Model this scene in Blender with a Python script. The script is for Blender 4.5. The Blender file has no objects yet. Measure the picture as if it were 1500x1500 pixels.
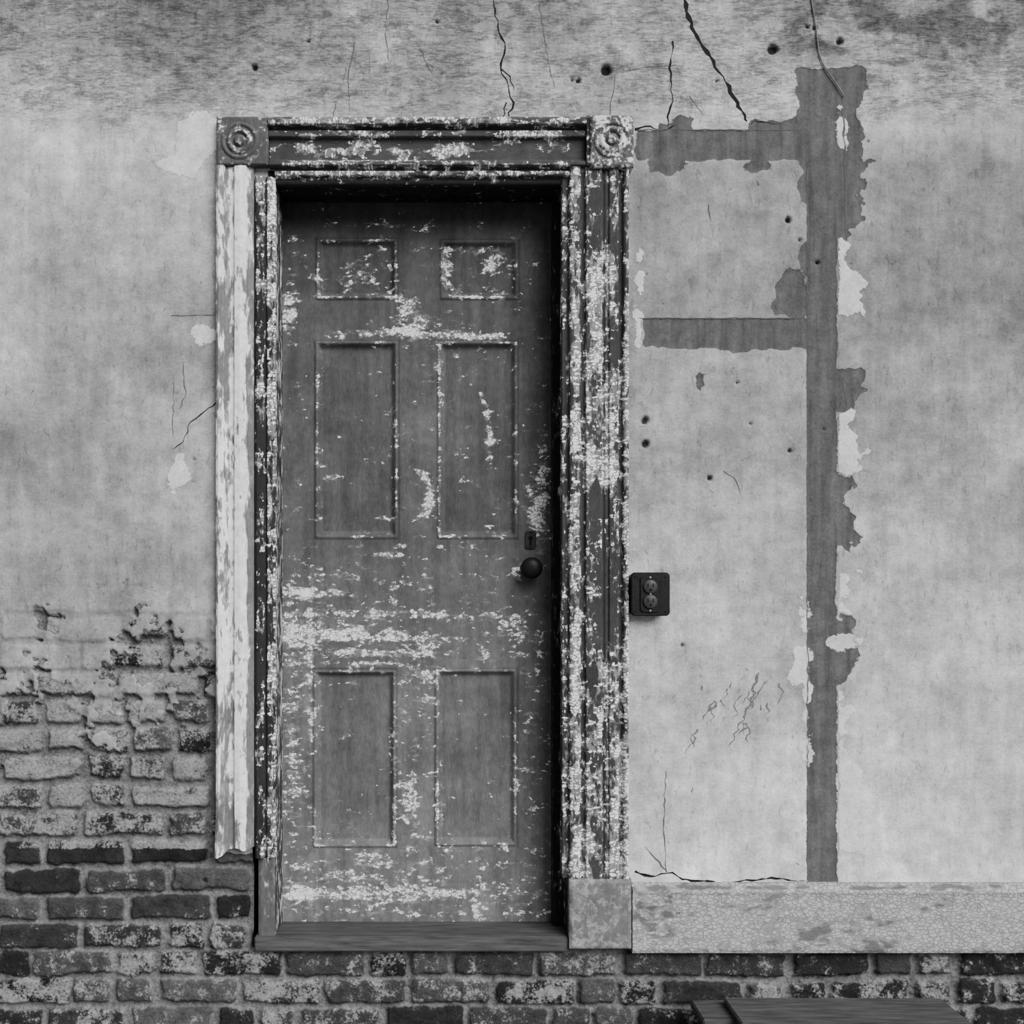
import bpy, math, random
import numpy as np
random.seed(4)
D=3.0; CX=620.0; CY=850.0; G=0.3
def conv(px,py,y=0.0):
    s=(D+y)/D
    X0=(CX-750)/500; Z0=(1500-CY)/500+G
    return X0+(px-CX)/500*s, y, Z0+(CY-py)/500*s
# ---------------- numpy noise
rs=np.random.RandomState(7); TAB=rs.rand(16,256,256)
def vn(x,y,seed):
    t=TAB[seed%16]; xi=np.floor(x).astype(int); yi=np.floor(y).astype(int)
    fx=x-xi; fy=y-yi; fx=fx*fx*(3-2*fx); fy=fy*fy*(3-2*fy)
    g=lambda a,b:t[(a)%256,(b)%256]
    return (g(xi,yi)*(1-fx)+g(xi+1,yi)*fx)*(1-fy)+(g(xi,yi+1)*(1-fx)+g(xi+1,yi+1)*fx)*fy
def fbm(x,y,sc,seed,octv=4,sy=None):
    sy=sy or sc
    r=0;a=.5;tot=0;X=x/sc;Y=y/sy
    for o in range(octv):
        r=r+a*vn(X+o*17.3,Y+o*9.1,seed+o); tot+=a; a*=.55; X=X*2.03; Y=Y*2.03
    return r/tot
def sst(x,a,b):
    t=np.clip((x-a)/(b-a),0,1); return t*t*(3-2*t)
# ---------------- node helper
class M:
    def __init__(s,name):
        s.m=bpy.data.materials.new(name); s.m.use_nodes=True
        s.t=s.m.node_tree; s.b=s.t.nodes['Principled BSDF']
        s.b.inputs['Specular IOR Level'].default_value=.12
        s.co=s.t.nodes.new('ShaderNodeTexCoord').outputs['Object']
    def put(s,sock,v):
        if isinstance(v,(int,float)): sock.default_value=v
        else: s.t.links.new(v,sock)
    def op(s,o,a,b=0.0,c=None):
        n=s.t.nodes.new('ShaderNodeMath'); n.operation=o
        s.put(n.inputs[0],a); s.put(n.inputs[1],b)
        if c is not None: s.put(n.inputs[2],c)
        return n.outputs[0]
    def var(s,n,a):   # 1 + a*(n-.5), floored
        return s.op('MAXIMUM',s.op('MULTIPLY_ADD',s.op('SUBTRACT',n,.5),a,1.0),.12)
    def attr(s,a):
        n=s.t.nodes.new('ShaderNodeAttribute'); n.attribute_name=a; return n.outputs['Fac']
    def map(s,sx,sy,sz,loc=(0,0,0)):
        n=s.t.nodes.new('ShaderNodeMapping'); n.inputs['Scale'].default_value=(sx,sy,sz); n.inputs['Location'].default_value=loc
        s.t.links.new(s.co,n.inputs['Vector']); return n.outputs[0]
    def noise(s,v,scale,det=5,rough=.6,dist=0):
        n=s.t.nodes.new('ShaderNodeTexNoise'); s.t.links.new(v,n.inputs['Vector'])
        n.inputs['Scale'].default_value=scale; n.inputs['Detail'].default_value=det
        n.inputs['Roughness'].default_value=rough; n.inputs['Distortion'].default_value=dist
        return n.outputs['Fac']
    def vor(s,v,scale,feat='DISTANCE_TO_EDGE',out='Distance'):
        n=s.t.nodes.new('ShaderNodeTexVoronoi'); n.feature=feat
        s.t.links.new(v,n.inputs['Vector']); n.inputs['Scale'].default_value=scale
        return n.outputs[out]
    def lum(s,c):
        n=s.t.nodes.new('ShaderNodeSeparateColor'); s.t.links.new(c,n.inputs[0]); return n.outputs[0]
    def ss(s,v,a,b,c=0.0,d=1.0):
        n=s.t.nodes.new('ShaderNodeMapRange'); n.interpolation_type='SMOOTHSTEP'
        s.put(n.inputs[0],v); 
        for i,q in enumerate((a,b,c,d)): n.inputs[i+1].default_value=q
        return n.outputs[0]
    def mix(s,f,a,b):
        return s.op('MULTIPLY_ADD',s.op('SUBTRACT',b,a),f,a)
    def fin(s,col,h,dist=.002,strength=1.0,rough=.85,metal=0):
        s.put(s.b.inputs['Base Color'],col)
        s.b.inputs['Roughness'].default_value=rough; s.b.inputs['Metallic'].default_value=metal
        if h is not None:
            n=s.t.nodes.new('ShaderNodeBump'); n.inputs['Distance'].default_value=dist; n.inputs['Strength'].default_value=strength
            s.put(n.inputs['Height'],h); s.t.links.new(n.outputs[0],s.b.inputs['Normal'])
        return s.m
def mat_peel(name,dark,light,st=(1,1,1),sc=22,ck=None,cw=.09,amp=1.6,fine=.7,fst=None,grain=(60,60,8),gv=1.3,chip=.30,film_a=.18,ckfade=.09):
    """flaking paint: big flakes (A), small flakes (A2, stretched), craze cells (ck) whose cells drop out individually"""
    m=M(name)
    p=m.attr('paint'); tone=m.attr('tone')
    fst=fst or st
    A=m.noise(m.map(*st),sc,3,.5,.3); A2=m.noise(m.map(*fst),sc*3.4,3,.55,.4); B=m.noise(m.co,260,3,.6)
    C=m.noise(m.co,7,7,.65); Gn=m.noise(m.map(*grain),6,6,.7); L=m.noise(m.co,45,6,.7)
    v=m.op('MULTIPLY_ADD',m.op('SUBTRACT',A,.5),amp,p)
    v=m.op('MULTIPLY_ADD',m.op('SUBTRACT',A2,.5),fine*1.6,v)
    v=m.op('MULTIPLY_ADD',m.op('SUBTRACT',B,.5),.22,v)
    film=m.ss(v,.30,.5,0,film_a)
    if ck:
        wv=m.map(*ck)
        cell=m.lum(m.vor(wv,1.0,'F1','Color'))
        v=m.op('MULTIPLY_ADD',m.op('SUBTRACT',cell,.5),chip,v)
    mk=m.ss(v,.495,.525)
    if ck:
        e=m.vor(wv,1.0)
        e=m.op('ADD',e,m.ss(v,.75,1.15,0,ckfade))
        mk=m.op('MULTIPLY',mk,m.ss(e,cw*.35,cw))
    dk=m.op('MULTIPLY',m.op('MULTIPLY',m.var(C,1.4),tone),dark)
    dk=m.op('MULTIPLY',dk,m.var(Gn,gv)); dk=m.op('MULTIPLY',dk,m.var(L,.9))
    lt=m.op('MULTIPLY',m.op('MULTIPLY',m.var(L,1.5),m.var(Gn,.9)),light)
    col=m.mix(m.op('MAXIMUM',mk,film),dk,lt)
    h=m.op('ADD',m.op('MULTIPLY',mk,.8),m.op('ADD',m.op('MULTIPLY',B,.3),m.op('MULTIPLY',Gn,.35)))
    return m.fin(col,h,.0016,.9)
def mat_plain(name,c,var=.5,sc=40,st=(1,1,1),rough=.8,metal=0,bd=.001):
    m=M(name); A=m.noise(m.map(*st),sc,6,.65); B=m.noise(m.co,160,3,.6)
    col=m.op('MULTIPLY',m.var(A,var*2.4),c)
    return m.fin(col,m.op('ADD',A,m.op('MULTIPLY',B,.4)),bd,.7,rough,metal)
# ---------------- mesh helpers
def link(o,par=None):
    bpy.context.scene.collection.objects.link(o)
    if par: o.parent=par
    return o
def empty(n):
    o=bpy.data.objects.new(n,None); o.empty_display_size=.1; return link(o)
def mesh_np(name,V,Q,attrs,mats,par=None,smooth=True,midx=None):
    me=bpy.data.meshes.new(name)
    me.vertices.add(len(V)); me.vertices.foreach_set('co',V.astype(np.float32).ravel())
    me.loops.add(Q.size); me.loops.foreach_set('vertex_index',Q.astype(np.int32).ravel())
    me.polygons.add(len(Q)); me.polygons.foreach_set('loop_start',(np.arange(len(Q))*4).astype(np.int32))
    try: me.polygons.foreach_set('loop_total',np.full(len(Q),4,np.int32))
    except Exception: pass
    for k,v in attrs.items():
        a=me.attributes.new(k,'FLOAT','POINT'); a.data.foreach_set('value',v.astype(np.float32).ravel())
    for mt in mats: me.materials.append(mt)
    if midx is not None: me.polygons.foreach_set('material_index',midx.astype(np.int32))
    me.update(calc_edges=True)
    me.polygons.foreach_set('use_smooth',np.full(len(Q),smooth,bool)); me.update()
    return link(bpy.data.objects.new(name,me),par)
def gridq(nx,ny):
    i=np.arange(ny-1)[:,None]*nx+np.arange(nx-1)[None,:]
    i=i.ravel(); return np.stack([i,i+nx,i+nx+1,i+1],1)
def relief(name,xs,ys,hf,paint,tone,depth,mat,back,par,warp=None):
    PX,PY=np.meshgrid(xs,ys); 
    PXw,PYw=(PX,PY) if warp is None else warp(PX,PY)
    H=hf(PX,PY)
    X,_,Z=conv(PXw,PYw,depth); Y=depth-H
    ny,nx=PX.shape
    V=np.stack([X,Y,Z],-1).reshape(-1,3); P=paint(PX,PY).ravel(); T=(tone(PX,PY)*np.ones_like(PX)).ravel()
    Q=gridq(nx,ny)
    idx=np.arange(nx*ny).reshape(ny,nx)
    ring=np.concatenate([idx[0,:-1],idx[:-1,-1],idx[-1,:0:-1],idx[:0:-1,0]])
    n=len(ring); RV=V[ring].copy(); R1=RV.copy(); R2=RV.copy(); R2[:,1]=depth+back
    b=len(V); V=np.concatenate([V,R1,R2]); a=np.arange(n); a2=(a+1)%n
    Q=np.concatenate([Q,np.stack([b+a,b+a2,b+n+a2,b+n+a],1)])
    k=len(V); cs=[idx[0,0],idx[0,-1],idx[-1,-1],idx[-1,0]]; CV=V[cs].copy(); CV[:,1]=depth+back
    V=np.concatenate([V,CV]); Q=np.concatenate([Q,np.array([[k,k+1,k+2,k+3]])])
    P=np.concatenate([P,P[ring],P[ring],P[cs]]); T=np.concatenate([T,T[ring],T[ring],T[cs]])
    return mesh_np(name,V,Q,{'paint':P,'tone':T},[mat],par,True)
def poly(name,V,F,mat,par=None,smooth=False,bev=0,attrs=(.3,1.0)):
    me=bpy.data.meshes.new(name); me.from_pydata(V,[],F); me.update()
    import bmesh
    bm=bmesh.new(); bm.from_mesh(me); bmesh.ops.recalc_face_normals(bm,faces=bm.faces)
    if bev: bmesh.ops.bevel(bm,geom=list(bm.edges),offset=bev,segments=2,affect='EDGES')
    bm.to_mesh(me); bm.free()
    for k,v in zip(('paint','tone'),attrs):
        a=me.attributes.new(k,'FLOAT','POINT'); a.data.foreach_set('value',[v]*len(me.vertices))
    me.materials.append(mat)
    for p in me.polygons: p.use_smooth=smooth
    return link(bpy.data.objects.new(name,me),par)
def box(name,x0,x1,y0,y1,z0,z1,mat,par=None,bev=0,attrs=(.3,1.0),jit=0):
    V=[(x,y,z) for x in (x0,x1) for y in (y0,y1) for z in (z0,z1)]
    if jit: V=[tuple(c+random.uniform(-jit,jit) for c in v) for v in V]
    F=[(0,1,3,2),(4,6,7,5),(0,4,5,1),(2,3,7,6),(0,2,6,4),(1,5,7,3)]
    return poly(name,V,F,mat,par,False,bev,attrs)
def pbox(name,px0,px1,py0,py1,y0,y1,mat,par=None,bev=0,attrs=(.3,1.0)):
    x0,_,z1=conv(px0,py0); x1,_,z0=conv(px1,py1)
    return box(name,x0,x1,y0,y1,z0,z1,mat,par,bev,attrs)
def lathe(name,c,prof,mat,par,n=40):
    V=[];F=[]
    for (r,y) in prof:
        for i in range(n):
            a=2*math.pi*i/n; V.append((c[0]+r*math.cos(a),c[1]+y,c[2]+r*math.sin(a)))
    for j in range(len(prof)-1):
        for i in range(n): F.append((j*n+i,j*n+(i+1)%n,(j+1)*n+(i+1)%n,(j+1)*n+i))
    F.append(tuple(range(n))); F.append(tuple((len(prof)-1)*n+i for i in range(n)))
    return poly(name,V,F,mat,par,True)
def rrect(name,cx,cz,w,h,r,y0,y1,mat,par,ch=.001,n=6):
    pts=[]
    for k,(sx,sz) in enumerate(((1,1),(-1,1),(-1,-1),(1,-1))):
        for i in range(n+1):
            a=math.pi/2*(k+i/n); pts.append((sx*(w/2-r)+r*math.cos(a),sz*(h/2-r)+r*math.sin(a)))
    N=len(pts);V=[]
    for (y,f) in ((y1,0),(y0+ch,0),(y0,ch)):
        for (a,b) in pts: V.append((cx+a*(1-f/(w/2)),y,cz+b*(1-f/(h/2))))
    F=[]
    for j in range(2):
        for i in range(N): F.append((j*N+i,j*N+(i+1)%N,(j+1)*N+(i+1)%N,(j+1)*N+i))
    F.append(tuple(range(N))); F.append(tuple(2*N+i for i in range(N)))
    return poly(name,V,F,mat,par)

# ================= WALL =================
def bx(PX,PY,x0,y0,x1,y1,R=0,rl=0,rt=0,rr=0,rb=0):
    return np.minimum(np.minimum(PX-x0+R*rl,x1-PX+R*rr),np.minimum(PY-y0+R*rt,y1-PY+R*rb))
def el(PX,PY,cx,cy,rx,ry):
    return (1-np.sqrt(((PX-cx)/rx)**2+((PY-cy)/ry)**2))*min(rx,ry)
HOLES=[(373,98,5),(888,102,7),(1132,72,6),(847,118,4),(838,117,2.5),(945,616,5),(945,650,5),(1194,40,4),(1183,38,3),(1172,352,2.5),(1198,384,2.5),(1155,322,3),(1157,660,2.5),(1040,700,2.5),(1207,628,2.5),(1100,620,2),(284,672,2),(1050,118,2),(1000,946,2),(300,1290,3),(1080,560,2),(640,32,2),(452,60,2),(1230,60,5)]
def wall_fields(PX,PY):
    f={}
    R=34*(fbm(PX,PY,50,1)-.5)+26*(fbm(PX,PY,14,3)-.5)
    b=bx(PX,PY,934,191,1240,235,R,.8,.12,0,.35)
    for q in ((1182,102,1226,1294,R,.08,.6,.3,0),(1170,99,1262,300,R,.8,.3,.9,.8),(1095,176,1190,215,R,1,.7,0,0),
              (940,467,1186,511,R,.9,.05,0,.45),(945,214,1003,256,R,1,0,1,.8),(962,178,1012,210,R,.8,.8,.8,0)):
        b=np.maximum(b,bx(PX,PY,*q))
    for q in ((1162,428,26,42),(1180,380,12,30),(1150,448,20,16),(1024,556,6,10),(1110,243,22,6)):
        b=np.maximum(b,el(PX,PY,*q)+R*.5)
    xr=1256+90*(fbm(PX*.3,PY,60,7)-.45)
    zone=np.minimum(PX-1225,xr+R*1.2-PX)
    yy=PY+R*.8
    dk=np.full_like(PX,-15.)
    for (a,c) in ((235,350),(540,598),(698,800),(905,1005)): dk=np.maximum(dk,np.minimum(yy-a,c-yy))
    b=np.maximum(b,np.minimum(zone,dk))
    f['band']=np.clip(b,-15,15)
    w=np.full_like(PX,-15.); lt=np.full_like(PX,-15.)
    for (a,c) in ((352,462),(600,696),(838,903),(1012,1255)): lt=np.maximum(lt,np.minimum(yy-a,c-yy))
    w=np.maximum(w,np.minimum(np.minimum(PX-1228+R*.3,xr+R*1.2-PX),lt))
    w=np.maximum(w,el(PX,PY,1236,939,24,9)+R*.7)
    for q in ((290,205,30,42),(274,244,30,14),(938,410,9,35),(935,480,7,40),(1168,975,10,30),(1180,1010,5,80),(1233,190,6,46),(300,490,20,12),(262,700,12,20)):
        w=np.maximum(w,el(PX,PY,*q)+R*.7)
    f['white']=np.clip(w,-15,15)
    N=fbm(PX,PY,60,5)-.5; N2=fbm(PX,PY,18,9)-.5
    e=np.minimum(326-PX,(PY-985)*.30+110*N+60*N2)
    e=np.maximum(e,np.minimum(PY-1248+14*N2,378-PX))
    e=np.maximum(e,np.minimum(PY-1389,PY*0+15))
    f['expo']=np.clip(e,-15,15)
    wy=PY+9*(fbm(PX,PY,130,11,3)-.5); wx=PX+9*(fbm(PX,PY,40,12,3)-.5)
    r=np.floor((wy-1395)/41.3); yin=(wy-1395)-r*41.3
    ri=r.astype(int)
    off=np.where(ri%2==0,54.,-9.)+26*(TAB[2][ri%256,5]-.5)
    c=np.floor((wx-off)/124.); xin=(wx-off)-c*124; ci=c.astype(int)
    half=TAB[3][ri%256,ci%256]<.3
    cut=np.where(half,62.,124.); sub=np.where(half&(xin>=62),1,0); xin=np.where(sub==1,xin-62,xin)
    hv=TAB[4][ri%256,(ci*2+sub)%256]; hv2=TAB[5][ri%256,(ci*2+sub)%256]; hv3=TAB[6][ri%256,(ci*2+sub)%256]
    ex_=np.minimum(xin-3-3*hv3,cut-4-3*hv2-xin); ey_=np.minimum(yin-2-3*hv2,38.5-2.5*hv-yin)
    q=5.; s=np.where((ex_<q)&(ey_<q),q-np.hypot(q-ex_,q-ey_),np.minimum(ex_,ey_))
    s=s+7*(fbm(PX,PY,8,13,4)-.5)+8*(fbm(PX,PY,45,6,2)-.5)
    f['bsdf']=np.clip(s,-6,10)
    f['btone']=.014+.055*hv**1.8
    ws=.42+.42*(hv2-.5)+np.where((PX<400)&(PY<1245),.26,0)+np.where((PX<376)&(PY>1245)&(PY<1330),-.28,0)+np.where((PX<376)&(PY>1365),.08,0)
    f['wash']=ws+.3*(fbm(PX,PY,90,2)-.5)
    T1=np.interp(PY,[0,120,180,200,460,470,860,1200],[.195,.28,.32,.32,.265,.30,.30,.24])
    T2=np.interp(PY,[0,150,190,240,460,520,800,1100,1290],[.215,.29,.31,.185,.175,.215,.28,.40,.50])  # right-hand plaster tone by height; brighter light low on the wall painted in
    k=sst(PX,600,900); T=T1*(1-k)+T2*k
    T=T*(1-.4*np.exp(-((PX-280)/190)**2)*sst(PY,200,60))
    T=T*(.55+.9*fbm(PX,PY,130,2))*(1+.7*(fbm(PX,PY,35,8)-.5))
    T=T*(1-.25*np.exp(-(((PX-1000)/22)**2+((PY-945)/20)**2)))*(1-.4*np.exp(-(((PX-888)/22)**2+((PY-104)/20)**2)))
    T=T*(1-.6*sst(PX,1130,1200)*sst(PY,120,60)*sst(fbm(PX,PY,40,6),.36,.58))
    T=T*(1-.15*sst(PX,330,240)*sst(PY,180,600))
    gz=sst(PX,330,322)*sst(PY+80*N,820,960)        # thin skim over brick, courses telegraph through
    T=T*(1-.35*gz*sst(s,2,-2))
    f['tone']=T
    f['streak']=sst(PY+70*N,205,150)
    ho=np.zeros_like(PX)
    for (x,y,rr) in HOLES:
        ho=np.maximum(ho,np.clip((rr+1.5-np.hypot(PX-x,PY-y)-3*N2*2)/2.5,0,1))
    f['hole']=ho
    eb=sst(e,-2,2)
    pl=.0016*(fbm(PX,PY,90,4)-.5)+.0007*(fbm(PX,PY,9,6,2)-.5)-.0016*sst(b,-2,2)+.0012*sst(w,-2,2)-.012*ho-.004*gz*sst(s,2,-3)-.004*gz
    br=-.026+.017*sst(s,-2,4)+.006*(fbm(PX,PY,16,10,3)-.5)*2+.006*(hv-.5)*(s>0)
    f['H']=pl*(1-eb)+br*eb
    return f
def mat_wall():
    m=M('plaster_and_brick')
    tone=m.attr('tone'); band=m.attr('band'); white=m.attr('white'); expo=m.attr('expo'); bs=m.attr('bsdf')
    bt=m.attr('btone'); wash=m.attr('wash'); stv=m.attr('streak'); hole=m.attr('hole')
    F=m.noise(m.co,130,5,.72); Mn=m.noise(m.co,22,8,.72); L=m.noise(m.co,5,6,.6)
    S=m.noise(m.map(1,1,3.0),9,10,.82,.5); S2=m.noise(m.map(1,1,6),36,6,.8); Vt=m.noise(m.map(6,1,.5),6,6,.6)
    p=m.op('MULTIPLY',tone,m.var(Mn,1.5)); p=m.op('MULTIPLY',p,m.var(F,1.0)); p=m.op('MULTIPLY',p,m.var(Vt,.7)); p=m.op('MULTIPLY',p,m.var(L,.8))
    sd=m.op('MULTIPLY',m.ss(m.op('ADD',m.op('MULTIPLY',S,.55),m.op('MULTIPLY',S2,.45)),.45,.57),m.op('MULTIPLY_ADD',stv,.52,.13))
    p=m.op('MULTIPLY',p,m.op('SUBTRACT',1.0,sd))
    lh=m.op('MULTIPLY',m.ss(m.noise(m.map(1,1,2.4),26,8,.8),.52,.62),m.op('MULTIPLY',stv,.55)); p=m.op('MULTIPLY',p,m.op('ADD',1.0,lh))
    sp=m.ss(m.noise(m.co,75,3,.5),.66,.74); p=m.op('MULTIPLY',p,m.op('MULTIPLY_ADD',sp,-.5,1.0))
    sc=m.ss(m.noise(m.map(2.2,1,.7),30,5,.6,1.2),.58,.66); p=m.op('MULTIPLY',p,m.op('MULTIPLY_ADD',sc,-.28,1.0))
    bj=m.op('ADD',band,m.op('MULTIPLY',m.op('SUBTRACT',F,.5),7.0))
    bm_=m.ss(bj,-.7,.7)
    bc=m.op('MULTIPLY',.062,m.var(Mn,1.5)); bc=m.op('MULTIPLY',bc,m.var(Vt,2.0)); bc=m.op('MULTIPLY',bc,m.var(F,1.0))
    p=m.mix(m.op('MULTIPLY',bm_,.98),p,bc)
    wj=m.op('ADD',white,m.op('MULTIPLY',m.op('SUBTRACT',F,.5),10.0))
    wm=m.ss(wj,-.7,.7)
    p=m.mix(m.op('MULTIPLY',wm,.85),p,m.op('MULTIPLY',.50,m.op('MULTIPLY',m.var(Mn,1.5),m.var(F,.7))))
    ed=m.op('MULTIPLY',m.ss(m.op('ABSOLUTE',bj),0,1.3,1,0),.45); p=m.op('MULTIPLY',p,m.op('SUBTRACT',1.0,ed))
    bj2=m.op('ADD',bs,m.op('MULTIPLY',m.op('SUBTRACT',F,.5),6.0))
    bmk=m.ss(bj2,-.5,2.0)
    brk=m.op('MULTIPLY',bt,m.var(Mn,2.4)); brk=m.op('MULTIPLY',brk,m.var(F,1.8))
    mor=m.op('MULTIPLY',.130,m.var(m.op('ADD',m.op('MULTIPLY',F,.5),m.op('MULTIPLY',Mn,.5)),5.0))
    wv=m.op('ADD',wash,m.op('ADD',m.op('MULTIPLY',m.op('SUBTRACT',Mn,.5),1.9),m.op('MULTIPLY',m.op('SUBTRACT',F,.5),.9)))
    ws=m.ss(wv,.44,.70,0,.8)
    brk=m.mix(ws,brk,m.op('MULTIPLY',.22,m.op('MULTIPLY',m.var(F,2.4),m.var(Mn,1.4))))
    bk=m.mix(bmk,mor,brk)
    ej=m.op('ADD',expo,m.op('MULTIPLY',m.op('SUBTRACT',F,.5),5.0))
    em=m.ss(ej,-.8,.8)
    c=m.mix(em,p,bk)
    c=m.op('MULTIPLY',c,m.op('MULTIPLY_ADD',hole,-.93,1.0))
    c=m.op('MAXIMUM',c,.004)
    h=m.op('ADD',m.op('MULTIPLY',F,.6),m.op('ADD',m.op('MULTIPLY',Mn,.8),m.op('MULTIPLY',bm_,-.35)))
    h=m.op('ADD',h,m.op('MULTIPLY',wm,.3)); h=m.op('ADD',h,m.op('MULTIPLY',em,m.op('MULTIPLY',F,2.8)))
    return m.fin(c,h,.0026,.9,.9)
mw=mat_wall()
mcrack=mat_plain('crack_shadow',.006,.5,60); mfaint=mat_plain('hairline_crack',.065,.5,60); mscr=mat_plain('charcoal_scribble',.10,.9,200)
st=2.5
xs=np.arange(-300,1801,st); ys=np.arange(-150,1650.1,st)
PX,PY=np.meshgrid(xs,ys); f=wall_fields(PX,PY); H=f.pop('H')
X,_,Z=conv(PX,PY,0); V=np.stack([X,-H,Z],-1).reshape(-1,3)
Q=gridq(len(xs),len(ys))
cxm=(PX[:-1,:-1]+st/2).ravel(); cym=(PY[:-1,:-1]+st/2).ravel()
openg=((cxm>392)&(cxm<842)&(cym>250)&(cym<1390))|((cxm>371)&(cxm<842)&(cym>1240)&(cym<1390))
Q=Q[~openg]; mi=np.zeros(len(Q),int)
VV=[V]; QQ=[Q]; MI=[mi]; base=len(V)
A={k:[v.ravel()] for k,v in f.items()}
def addgeo(v,q,mid):
    global base
    v=np.array(v,float); q=np.array(q,int)
    VV.append(v); QQ.append(q+base); MI.append(np.full(len(q),mid)); base+=len(v)
    for k in A: A[k].append(np.zeros(len(v)))
def ribbon(pts,w0,w1,mid,jit=3.0,rnd=None,seg=7):
    rnd=rnd or random
    P=[pts[0]]
    for a,b in zip(pts[:-1],pts[1:]):
        L=math.hypot(b[0]-a[0],b[1]-a[1]); n=max(1,int(L/seg))
        for i in range(1,n+1):
            t=i/n; j=jit if i<n else jit*.3
            P.append((a[0]+(b[0]-a[0])*t+rnd.uniform(-j,j),a[1]+(b[1]-a[1])*t+rnd.uniform(-j*.5,j*.5)))
    arr=np.array(P); hs=wall_fields(arr[:,0][None,:].copy(),arr[:,1][None,:].copy())['H'][0]
    v=[];q=[]
    for i,p in enumerate(P):
        a=P[max(0,i-1)]; b=P[min(len(P)-1,i+1)]; dx,dy=b[0]-a[0],b[1]-a[1]; l=math.hypot(dx,dy) or 1
        w=(w0+(w1-w0)*i/(len(P)-1))*rnd.uniform(.3,1.5)/2
        if i in (len(P)-1,): w*=.2
        nx,ny=-dy/l,dx/l
        for s in (-1,1):
            x,_,z=conv(p[0]+nx*w*s,p[1]+ny*w*s); v.append((x,-hs[i]-.0008,z))
        if i: q.append((2*i-2,2*i-1,2*i+1,2*i))
    addgeo(v,q,mid)
for pts,a,b,mid in [
 ([(722,-150),(715,-60),(722,0),(730,40),(740,72),(733,100),(745,125),(752,150),(742,182)],3,2.2,1),
 ([(733,100),(748,112),(752,135)],1.6,1,1),([(742,150),(733,182)],1.8,1,1),
 ([(985,-150),(998,-60),(1003,0),(1008,25),(1022,55),(1045,90),(1062,120),(1080,150),(1097,182)],8,3.5,1),
 ([(985,60),(980,100),(985,140),(978,187)],2.0,2.2,1),([(990,95),(940,100),(910,104)],1,.8,2),
 ([(568,-80),(568,0),(564,50),(570,90)],1.5,1,2),([(520,60),(510,110),(512,165)],1.6,1.2,2),([(507,100),(480,200)],1,1,2),
 ([(900,110),(897,140),(892,180)],1.8,1.5,2),([(615,72),(635,112)],1.5,1,2),([(790,0),(798,60),(812,130)],1,.8,2),
 ([(268,530),(272,580),(262,600)],1.3,1,2),([(325,588),(300,602),(280,618),(268,648),(251,660)],2.0,1.3,1),
 ([(251,462),(320,462)],1.3,1.3,2),([(254,560),(254,640)],1.2,1,2),
 ([(1038,300),(1042,325)],2,1,2),([(1060,690),(1075,700),(1085,725)],1.2,.8,2),([(975,1130),(972,1200),(975,1280)],1.4,1.3,2),
 ([(930,1276),(955,1284),(985,1278),(1000,1288),(1060,1293),(1130,1286),(1182,1291)],3.5,2,1),
 ([(945,1240),(980,1280)],1.5,1.5,2),([(1183,236),(1183,460)],1.5,1.5,2),([(1183,512),(1183,1290)],1.6,1.3,2),
 ([(930,190),(1182,190)],1.2,1.2,2),([(936,466),(1182,466)],1.3,1.3,2),([(1235,140),(1238,260),(1240,350)],3,1.5,2),
 ([(930,190),(945,185),(975,190),(990,182)],3,2,1),([(1100,182),(1105,176),(1140,182)],2.5,1.5,1),
 ([(1236,560),(1240,600)],2,1,2),([(1010,140),(1030,170)],1,1,2)]:
    ribbon(pts,a,b,mid,2.6 if mid==1 else 1.6)
rr=random.Random(9)
for cx0,cy0,n,sx,sy in ((1050,1032,5,9,16),(1085,1060,4,10,14),(1105,1010,6,14,18),(1132,1015,3,8,14),(1015,1075,2,8,8)):
    for i in range(n):
        x=rr.gauss(cx0,sx); y=rr.gauss(cy0,sy); pts=[(x,y)]
        for k in range(rr.randint(2,5)):
            x+=rr.uniform(-9,5); y+=rr.uniform(3,10); pts.append((x,y))
        ribbon(pts,rr.uniform(1.2,4.0),rr.uniform(.6,1.6),3,2.4,rr,4)
ribbon([(1112,985),(1103,1015),(1090,1050),(1068,1095)],3.6,1.2,3,3,rr,4)
for i in range(34):
    x=rr.uniform(930,1180); y=rr.uniform(250,1270); L=rr.uniform(3,10); a=rr.uniform(0,6.28)
    ribbon([(x,y),(x+L*math.cos(a),y+L*math.sin(a))],rr.uniform(.7,2.0),.5,2,1,rr)
def sbox(px0,px1,py0,py1,y0,y1):
    x0,_,z1=conv(px0,py0); x1,_,z0=conv(px1,py1)
    v=[(x,y,z) for x in (x0,x1) for y in (y0,y1) for z in (z0,z1)]
    addgeo(v,[(0,1,3,2),(4,6,7,5),(0,4,5,1),(2,3,7,6),(0,2,6,4),(1,5,7,3)],1)
sbox(-300,370,-150,1650,.038,.36); sbox(850,1800,-150,1650,.038,.36); sbox(370,850,-150,240,.038,.36); sbox(370,850,1393,1650,.038,.36)
Vall=np.concatenate(VV); Qall=np.concatenate(QQ); MIa=np.concatenate(MI); Aa={k:np.concatenate(v) for k,v in A.items()}
used=np.unique(Qall); rm=np.full(len(Vall),-1); rm[used]=np.arange(len(used))
mesh_np('wall_back',Vall[used],rm[Qall],{k:v[used] for k,v in Aa.items()},[mw,mcrack,mfaint,mscr],None,True,MIa)

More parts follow.
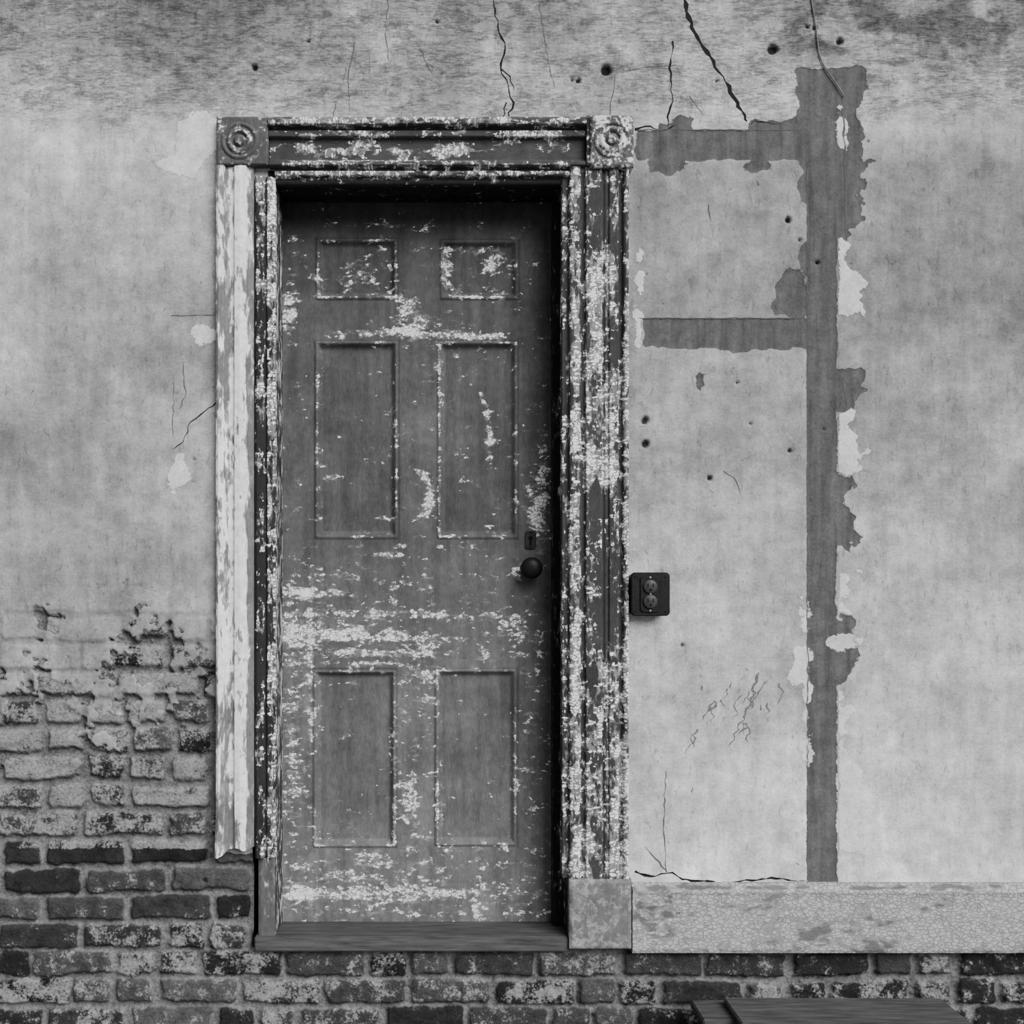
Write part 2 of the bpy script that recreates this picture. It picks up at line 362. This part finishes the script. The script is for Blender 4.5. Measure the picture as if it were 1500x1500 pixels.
# ================= TRIM =================
mV=mat_peel('crazed_paint_vertical',.030,.66,(1,1,.45),26,(58,30,120),.12,1.5,.8,(1,1,.5),chip=.5)
mVL=mat_peel('chalky_paint_vertical',.055,.62,(1,1,.22),26,None,.10,1.4,.8,(1,1,.3),chip=.2,film_a=.3)
mH=mat_peel('crazed_paint_horizontal',.030,.58,(.45,1,1),26,(120,30,58),.12,1.5,.8,(.5,1,1),grain=(8,60,60),chip=.5)
mB=mat_peel('worn_board_paint',.085,.30,(.5,1,1),12,(62,30,100),.11,1.2,.8,grain=(8,60,60),chip=.25,film_a=.5,ckfade=.035)
mJ=mat_peel('jamb_paint',.022,.42,(1,1,.4),30,None,.07,1.2,.7)
mP=mat_peel('plinth_paint',.085,.21,(1,1,1),22,None,.07,1.3,.9,film_a=.5)
trim=empty('trim_1')
def prof(tab): 
    a=np.array(tab,float); return lambda q: np.interp(q,a[:,0],a[:,1])
def denser(tab,x0,x1,st=2.0):
    s=set(np.arange(x0,x1+.01,st).tolist())|{t[0] for t in tab if x0<=t[0]<=x1}
    return np.array(sorted(s))
def blobs(PX,PY,L):
    r=0*PX
    for (cx,cy,rx,ry,w) in L: r=r+w*np.exp(-(((PX-cx)/rx)**2+((PY-cy)/ry)**2))
    return r
wear=lambda X,Y,s: .0016*(fbm(X,Y,14,s,3)-.5)
tR=[(822,0),(823,.010),(831,.010),(833,.022),(836,.026),(846,.026),(849,.020),(851,.013),(855,.013),(857,.024),(879,.026),(881,.017),(884,.017),(886,.025),(889,.018),(891,.026),(903,.026),(905,.016),(909,.016),(911,.026),(914,.032),(918,.030),(921,.0)]
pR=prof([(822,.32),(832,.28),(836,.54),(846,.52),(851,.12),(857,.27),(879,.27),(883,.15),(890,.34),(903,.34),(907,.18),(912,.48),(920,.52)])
hR=prof(tR)
def paR(X,Y):
    return pR(X)+.22*(fbm(X,Y,70,3)-.5)+blobs(X,Y,[(872,440,20,70,.44),(862,545,14,40,.3),(885,600,25,90,.14),(872,680,26,30,.40),(900,1150,30,150,.20),(858,1200,16,90,.26),(880,320,25,80,-.1),(866,800,14,70,-.16),(885,880,18,90,-.12),(885,980,12,25,.3)])
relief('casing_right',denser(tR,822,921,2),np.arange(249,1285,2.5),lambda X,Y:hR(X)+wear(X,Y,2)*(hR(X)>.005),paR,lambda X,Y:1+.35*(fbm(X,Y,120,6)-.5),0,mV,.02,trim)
tL=[(318,0),(319,.028),(323,.034),(330,.032),(333,.018),(336,.016),(344,.017),(346,.026),(354,.030),(362,.028),(365,.015),(373,.012)]
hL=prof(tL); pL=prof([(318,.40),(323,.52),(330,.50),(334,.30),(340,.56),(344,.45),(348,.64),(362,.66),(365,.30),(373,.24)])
def paL(X,Y): return pL(X)+.24*(fbm(X,Y,80,5,4,150)-.5)+blobs(X,Y,[(352,750,14,200,.15),(352,1100,14,160,.12),(330,460,8,40,-.35),(330,300,8,40,-.15),(328,1080,10,60,-.15),(352,1225,20,25,-.2),(368,900,8,300,-.12)])
def ragged(X,Y):
    t=np.clip((Y-1180)/72,0,1)
    cut=np.interp(X,[318,322,328,336,345,352,362,368,373],[1253,1254,1252,1244,1240,1241,1244,1243,1240])+5*(fbm(X,0*Y,7,4)-.5)
    return X-2*t*sst(X,345,318),np.where(Y>1180,1180+(cut-1180)*t,Y)
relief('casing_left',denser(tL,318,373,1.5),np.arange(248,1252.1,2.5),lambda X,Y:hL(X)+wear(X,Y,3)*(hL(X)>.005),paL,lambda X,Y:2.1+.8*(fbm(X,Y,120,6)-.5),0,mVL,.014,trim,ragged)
tI=[(374,.0),(375,.016),(378,.022),(387,.022),(389,.010),(391,.010),(393,.017),(399,.017),(401,.008),(404,.008)]
hI=prof(tI); pI=prof([(374,.1),(378,.28),(388,.30),(390,.05),(394,.42),(400,.38),(404,.50)])
relief('casing_left_inner',denser(tI,374,404,1.5),np.arange(262,1256,2.5),lambda X,Y:hI(X)+wear(X,Y,4),lambda X,Y:pI(X)+.3*(fbm(X,Y,60,7)-.5)+.10*sst(Y,500,300),lambda X,Y:.6+0*X,0,mV,.02,trim)
relief('jamb_foot_left',np.arange(379,405,2.),np.arange(1256,1381,2.5),lambda X,Y:.004+.004*sst(X,379,383)*sst(X,404,400)+wear(X,Y,5),lambda X,Y:.27+.2*(fbm(X,Y,30,7)-.5),lambda X,Y:3.0+0*X,0,mJ,.02,trim)
tH=[(178,.0),(179,.034),(184,.042),(190,.040),(192,.016),(195,.016),(197,.026),(205,.026),(207,.012),(212,.010),(236,.010),(238,.016),(242,.028),(247,.029),(249,.012),(253,.010),(255,.022),(261,.020),(264,.006),(268,.004),(270,.0)]
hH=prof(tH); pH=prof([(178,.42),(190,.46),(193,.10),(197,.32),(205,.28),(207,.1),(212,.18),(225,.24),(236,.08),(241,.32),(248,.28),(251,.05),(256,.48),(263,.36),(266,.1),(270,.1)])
def paH(X,Y): return pH(X*0+Y)+.24*(fbm(X,Y,70,2)-.5)+blobs(X,Y,[(670,222,45,12,.42),(580,222,14,8,.36),(535,205,16,8,.4),(480,225,25,9,.3),(465,186,60,6,.2),(790,205,60,8,.3),(770,230,60,10,-.15),(620,187,30,6,-.2)])
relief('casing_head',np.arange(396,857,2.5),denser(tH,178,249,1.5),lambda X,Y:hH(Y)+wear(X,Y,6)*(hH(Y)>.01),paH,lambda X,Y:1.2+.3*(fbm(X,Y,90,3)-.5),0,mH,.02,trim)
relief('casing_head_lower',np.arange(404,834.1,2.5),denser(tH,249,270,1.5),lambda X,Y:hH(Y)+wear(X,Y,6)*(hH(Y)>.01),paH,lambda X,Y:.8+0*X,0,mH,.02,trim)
def rosette(name,x0,x1,y0,y1,cx,cy,base,pm,mat):
    def h(X,Y):
        r=np.hypot(X-cx,Y-cy)
        rp=np.interp(r,[0,3,7,8.5,10.5,12,15,18,20,23,26,27.5,29],[.013,.012,.008,.001,.001,.007,.009,.006,-.001,.005,.004,-.001,0])
        e=np.minimum(np.minimum(X-x0,x1-X),np.minimum(Y-y0,y1-Y))
        return base+rp*(e>1)-.005*sst(e,2.5,0)+wear(X,Y,8)
    def p(X,Y):
        r=np.hypot(X-cx,Y-cy)
        return pm+.3*(fbm(X,Y,22,8)-.5)+.12*np.exp(-((r-16)/4)**2)+.12*np.exp(-(r/6)**2)-.15*np.exp(-((r-9.5)/2)**2)
    relief(name,np.arange(x0,x1+.1,1.25),np.arange(y0,y1+.1,1.25),h,p,lambda X,Y:1.4+0*X,0,mat,.02,trim)
mC=mat_peel('corner_block_paint',.040,.50,(1,1,1),30,None,.07,1.4,.8)
rosette('corner_block_left',320,395,177,248,354,213,.032,.24,mC)
rosette('corner_block_right',862,925,177,252,893,213,.040,.44,mC)
relief('split_end_strip',np.arange(857,862,1.),np.arange(176,251,2.5),lambda X,Y:.030+.006*fbm(X,Y,12,3),lambda X,Y:.3+0*X,lambda X,Y:.4+0*X,0,mC,.02,trim)
relief('plinth_block',np.arange(832,922.1,2),np.arange(1284,1386,2),lambda X,Y:.034-.006*sst(np.minimum(np.minimum(X-832,922-X),np.minimum(Y-1284,1386-Y)),4,0)+wear(X,Y,3),
       lambda X,Y:.40+.35*(fbm(X,Y,30,5)-.5)+.10*sst(Y,1340,1380),lambda X,Y:1.2+0*X,0,mP,.02,trim)
JD=.15
pbox('jamb_left',380,403.5,262,1386,.004,.24,mJ,trim,.002,(.40,1.0))
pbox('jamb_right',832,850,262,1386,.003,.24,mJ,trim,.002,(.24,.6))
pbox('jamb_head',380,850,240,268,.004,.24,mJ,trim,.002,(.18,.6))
x1,_,_=conv(832,0); xs0,_,_=conv(807,0,JD); _,_,zt=conv(0,268); _,_,zb=conv(0,1386)
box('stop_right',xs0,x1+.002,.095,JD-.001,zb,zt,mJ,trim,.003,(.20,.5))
_,_,zs=conv(0,297,JD)
xl,_,_=conv(403.5,0)
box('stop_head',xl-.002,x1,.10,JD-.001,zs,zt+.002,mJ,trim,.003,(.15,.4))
msill=mat_plain('weathered_sill_wood',.050,1.1,9,(1,8,14),.85,0,.002)
a0=conv(374,0)[0]; a1=conv(832,0)[0]; zf=conv(0,1369)[2]; zk=conv(0,1353,JD)[2]; zlo=conv(0,1391)[2]
Vs=[(a0,-.018,zlo),(a1,-.018,zlo),(a1,-.018,zf),(a0,-.018,zf),(a0,.24,zlo),(a1,.24,zlo),(a1,.24,zk),(a0,.24,zk)]
poly('sill',Vs,[(0,1,2,3),(4,7,6,5),(3,2,6,7),(0,4,5,1),(0,3,7,4),(1,5,6,2)],msill,trim,False,.004)
def pab(X,Y): return .62+.5*(fbm(X,Y,60,5)-.5)+blobs(X,Y,[(960,1345,30,30,-.3),(1080,1350,60,25,.1),(1200,1330,60,30,.08)])-.3*np.exp(-((Y-1297)/3)**2)
relief('baseboard_right',np.arange(924,1800,3.),np.arange(1292,1393,2.),lambda X,Y:.026-.012*sst(Y,1302,1292)+.003*np.exp(-((Y-1303)/3)**2)-.004*sst(Y,1386,1393)+wear(X,Y,3),pab,lambda X,Y:1.1+0*X,0,mB,.02,None)

# ================= DOOR =================
door=empty('door_1')
PAN=[(463,350,582,438),(645,352,759,438),(462,500,583,789),(641,500,758,789),(459,981,580,1241),(638,980,757,1239)]
def psd(X,Y):
    s=np.full_like(X,-1e3)
    for (a,b,c,d) in PAN: s=np.maximum(s,bx(X,Y,a,b,c,d))
    return s
def dh(X,Y):
    s=psd(X,Y)
    h=np.interp(s,[-3,-1,0,1,3,4.5,6,9,11,13],[0,0,-.003,.004,.0045,0,-.004,-.012,-.0135,-.013])
    g=0*X
    for (x,y0,y1) in ((459,430,505),(761,430,505),(459,1241,1353),(761,1241,1353),(459,790,980),(761,790,980),(584,438,500),(643,438,500)): g=g+(np.abs(X-x)<1.2)*(Y>y0)*(Y<y1)*(-.0015)
    return h+g+.0012*(fbm(X,Y,40,3)-.5)
def dp(X,Y):
    s=psd(X,Y)
    e=.40*np.exp(-((s-2.5)/2.5)**2)*sst(fbm(X,Y,26,4),.36,.6)+.08*np.exp(-((s-8)/3)**2)
    p=.10+e+.22*(fbm(X,Y,45,9)-.5)+.07*sst(Y,760,960)*(s<0)
    p=p+blobs(X,Y,[(585,330,120,7,.20),(420,462,14,26,.5),(428,420,10,60,.2),(592,440,20,16,.38),(610,468,34,18,.42),(570,488,90,8,.52),(690,492,60,6,.48),
      (523,395,42,30,.33),(655,395,9,35,.35),(725,385,26,20,.36),(628,735,10,20,.6),(618,700,9,9,.5),(622,755,22,12,.15),(440,868,26,8,.55),(788,735,16,60,.5),(798,660,8,50,.36),
      (560,900,160,9,.26),(500,925,90,7,.38),(560,935,120,5,.42),(560,957,90,6,.42),(540,972,60,4,.38),(750,915,26,7,.44),(500,1003,30,4,.46),(430,940,20,50,.2),(570,812,30,4,.48),
      (490,700,25,7,.32),(560,760,18,6,.24),(440,1310,30,12,.42),(600,1308,190,8,.36),(500,1335,90,7,.28),(430,1120,12,140,.22),(600,1180,12,60,.26),(650,1290,120,30,.10),(720,1330,60,20,.14),
      (520,1190,30,4,.38),(455,1000,5,140,.3),(758,835,10,14,.45),(640,800,120,4,.2),(470,870,40,5,.26),(620,990,20,80,.12),(790,950,8,30,.3),(690,570,4,40,.16),(440,745,8,5,.4),(475,680,8,5,.35),(520,1280,100,30,.10),(540,905,140,60,.05)])
    cxs=np.interp(Y,[565,600,640,690],[700,714,719,716]); p=p+.44*np.exp(-((X-cxs)/6)**2)*sst(Y,560,580)*sst(Y,695,665)
    p=p+.14*sst(fbm(X,Y,70,6,4,7),.54,.68)*(s<2)*sst(Y,780,860)
    p=p-.05*sst(s,10,16)*sst(Y,470,520)
    return p
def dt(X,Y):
    s=psd(X,Y); t=np.interp(Y,[300,360,500,800,1000,1353],[.55,.8,1.0,1.1,1.45,1.65])  # door tone by height: light falloff and header shade painted into it
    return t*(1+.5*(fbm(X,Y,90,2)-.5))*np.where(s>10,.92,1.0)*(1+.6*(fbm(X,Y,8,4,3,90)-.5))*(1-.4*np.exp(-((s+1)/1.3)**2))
mD=mat_peel('peeling_door_paint',.056,.56,(.7,1,1.3),26,(85,40,110),.07,1.25,.7,(.7,1,1.2),gv=1.4,chip=.3,film_a=.12)
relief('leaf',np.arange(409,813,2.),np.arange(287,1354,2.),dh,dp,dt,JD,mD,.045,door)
mbl=mat_plain('dark_iron',.008,.5,80,rough=.45,metal=.2); mir=mat_plain('rusty_lock_plate',.02,.6,60,rough=.6,metal=.2); mvoid=mat_plain('keyhole_black',.002,.1,20)
kx,_,kz=conv(778,832,JD-.03)
lathe('knob_rose',(kx,JD,kz),[(.030,.002),(.030,-.003),(.026,-.007),(.014,-.009),(.012,-.010)],mir,door)
lathe('knob',(kx,JD,kz),[(.011,-.006),(.011,-.026),(.016,-.030),(.027,-.036),(.0325,-.045),(.0325,-.052),(.028,-.060),(.019,-.066),(.008,-.068),(.001,-.0685)],mbl,door)
ex,_,ez=conv(777,791,JD)
rrect('lock_escutcheon',ex,ez,.034,.056,.008,JD-.005,JD+.002,mir,door)
lathe('keyhole',(ex,JD-.0045,ez+.006),[(.0065,.001),(.0065,-.0012)],mvoid,door,20)
box('keyhole_slot',ex-.0028,ex+.0028,JD-.0058,JD-.004,ez-.016,ez+.004,mvoid,door)
for s in (-1,1): lathe('escutcheon_screw',(ex,JD-.005,ez+.0225*s),[(.003,.001),(.003,-.001),(.001,-.0016)],mbl,door,12)

# ================= OUTLET =================
out=empty('electrical_outlet')
mbx=mat_plain('black_enamel_box',.007,.7,60,rough=.5); mrc=mat_plain('bakelite_receptacle',.030,.6,90,rough=.4); msc=mat_plain('screw_metal',.20,.5,120,rough=.4,metal=.6)
ox,_,oz=conv(948,870)
rrect('box_body',ox-.002,oz,.104,.118,.010,-.038,.001,mbx,out,.002)
rrect('cover_plate',ox,oz,.112,.126,.012,-.046,-.038,mbx,out,.003)
rrect('receptacle_yoke',ox-.002,oz,.058,.106,.012,-.050,-.0455,mbx,out,.002)
for s in (-1,1):
    cz=oz+.0215*s
    lathe('socket_face',(ox-.002,-.050,cz),[(.0200,.001),(.0200,-.004),(.0185,-.0055),(.001,-.0056)],mrc,out,28)
    for t in (-1,1): box('slot',ox-.002+t*.0075-.0014,ox-.002+t*.0075+.0014,-.0562,-.0545,cz-.001,cz+.009,mvoid,out)
    lathe('ground_hole',(ox-.002,-.0555,cz-.009),[(.003,.001),(.003,-.0008)],mvoid,out,14)
    lathe('mounting_screw',(ox-.002,-.050,oz+.048*s),[(.0035,.001),(.0035,-.001),(.001,-.0018)],msc,out,14)
    for t in (-1,1): lathe('cover_screw',(ox+t*.044,-.046,oz+.05*s),[(.003,.001),(.003,-.001),(.001,-.0016)],mbx,out,12)
lathe('centre_screw',(ox-.002,-.0535,oz),[(.003,.004),(.003,-.001),(.001,-.0018)],msc,out,14)

# ================= WIRE =================
cu=bpy.data.curves.new('hanging_wire','CURVE'); cu.dimensions='3D'; cu.bevel_depth=.0018; cu.bevel_resolution=3
sp=cu.splines.new('NURBS'); pts=[(1178,-150),(1184,-60),(1186,0),(1196,40),(1197,75),(1206,100),(1224,122),(1236,142)]
sp.points.add(len(pts)-1); sp.order_u=4; sp.use_endpoint_u=True
for p,q in zip(sp.points,pts):
    x,_,z=conv(*q); p.co=(x,-.0035,z,1)
cu.materials.append(mat_plain('old_wire',.12,.5,80)); link(bpy.data.objects.new('hanging_wire',cu))

# ================= WOODEN STEP =================
step=empty('wooden_step')
mwd=mat_plain('grey_step_timber',.045,1.1,7,(1.2,12,14),.85,0,.002); mwd2=mat_plain('dark_step_timber',.03,.9,7,(10,10,1.2),.85,0,.002)
def PW(px,py,y):
    return conv(px,py,y)
zA=PW(0,1464,-.035)[2]; xa0=PW(1012,0,-.035)[0]; xa1=PW(1186,0,-.035)[0]
box('plank_back',xa0,xa1,-.175,-.035,zA-.024,zA,mwd,step,.003,jit=.002)
zB=zA+.002
box('plank_middle',xa0+.085,xa0+.085+.62,-.24,-.072,zB,zB+.018,mwd,step,.003,jit=.002)
box('plank_front',xa0+.01,xa0+.66,-.42,-.255,zB-.012,zB+.012,mwd,step,.003,jit=.002)
for x in (xa0+.06,xa0+.5):
    box('stringer',x,x+.045,-.41,-.05,zA-.12,zA-.024,mwd2,step,.003)
    for y in (-.40,-.10): box('leg',x+.002,x+.043,y,y+.05,0,zA-.12,mwd2,step,.003)
box('riser_back',xa0+.02,xa0+.62,-.05,-.032,zA-.12,zA-.026,mwd2,step,.002)

# ================= FLOOR =================
mf=mat_plain('dusty_ground',.12,.6,6); box('floor',-4.5,4.5,-7,.36,-.1,0,mf)

# ================= LIGHT / CAMERA =================
w=bpy.data.worlds.new('overcast'); bpy.context.scene.world=w; w.use_nodes=True
bg=w.node_tree.nodes['Background']; bg.inputs[0].default_value=(1,1,1,1); bg.inputs[1].default_value=.48
s=bpy.data.lights.new('soft_sun','SUN'); s.energy=7.6; s.angle=math.radians(42); so=link(bpy.data.objects.new('soft_sun',s))
from mathutils import Vector
so.rotation_euler=(-Vector((.66,-1,.85))).to_track_quat('-Z','Y').to_euler(); so.location=(2,-4,4)
c=bpy.data.cameras.new('camera'); co=link(bpy.data.objects.new('camera',c))
X0,_,Z0=conv(CX,CY); co.location=(X0,-D,Z0); co.rotation_euler=(math.pi/2,0,0)
c.sensor_width=36; c.lens=36*D/3.0; c.shift_x=(750-CX)/1500; c.shift_y=(CY-750)/1500
bpy.context.scene.camera=co
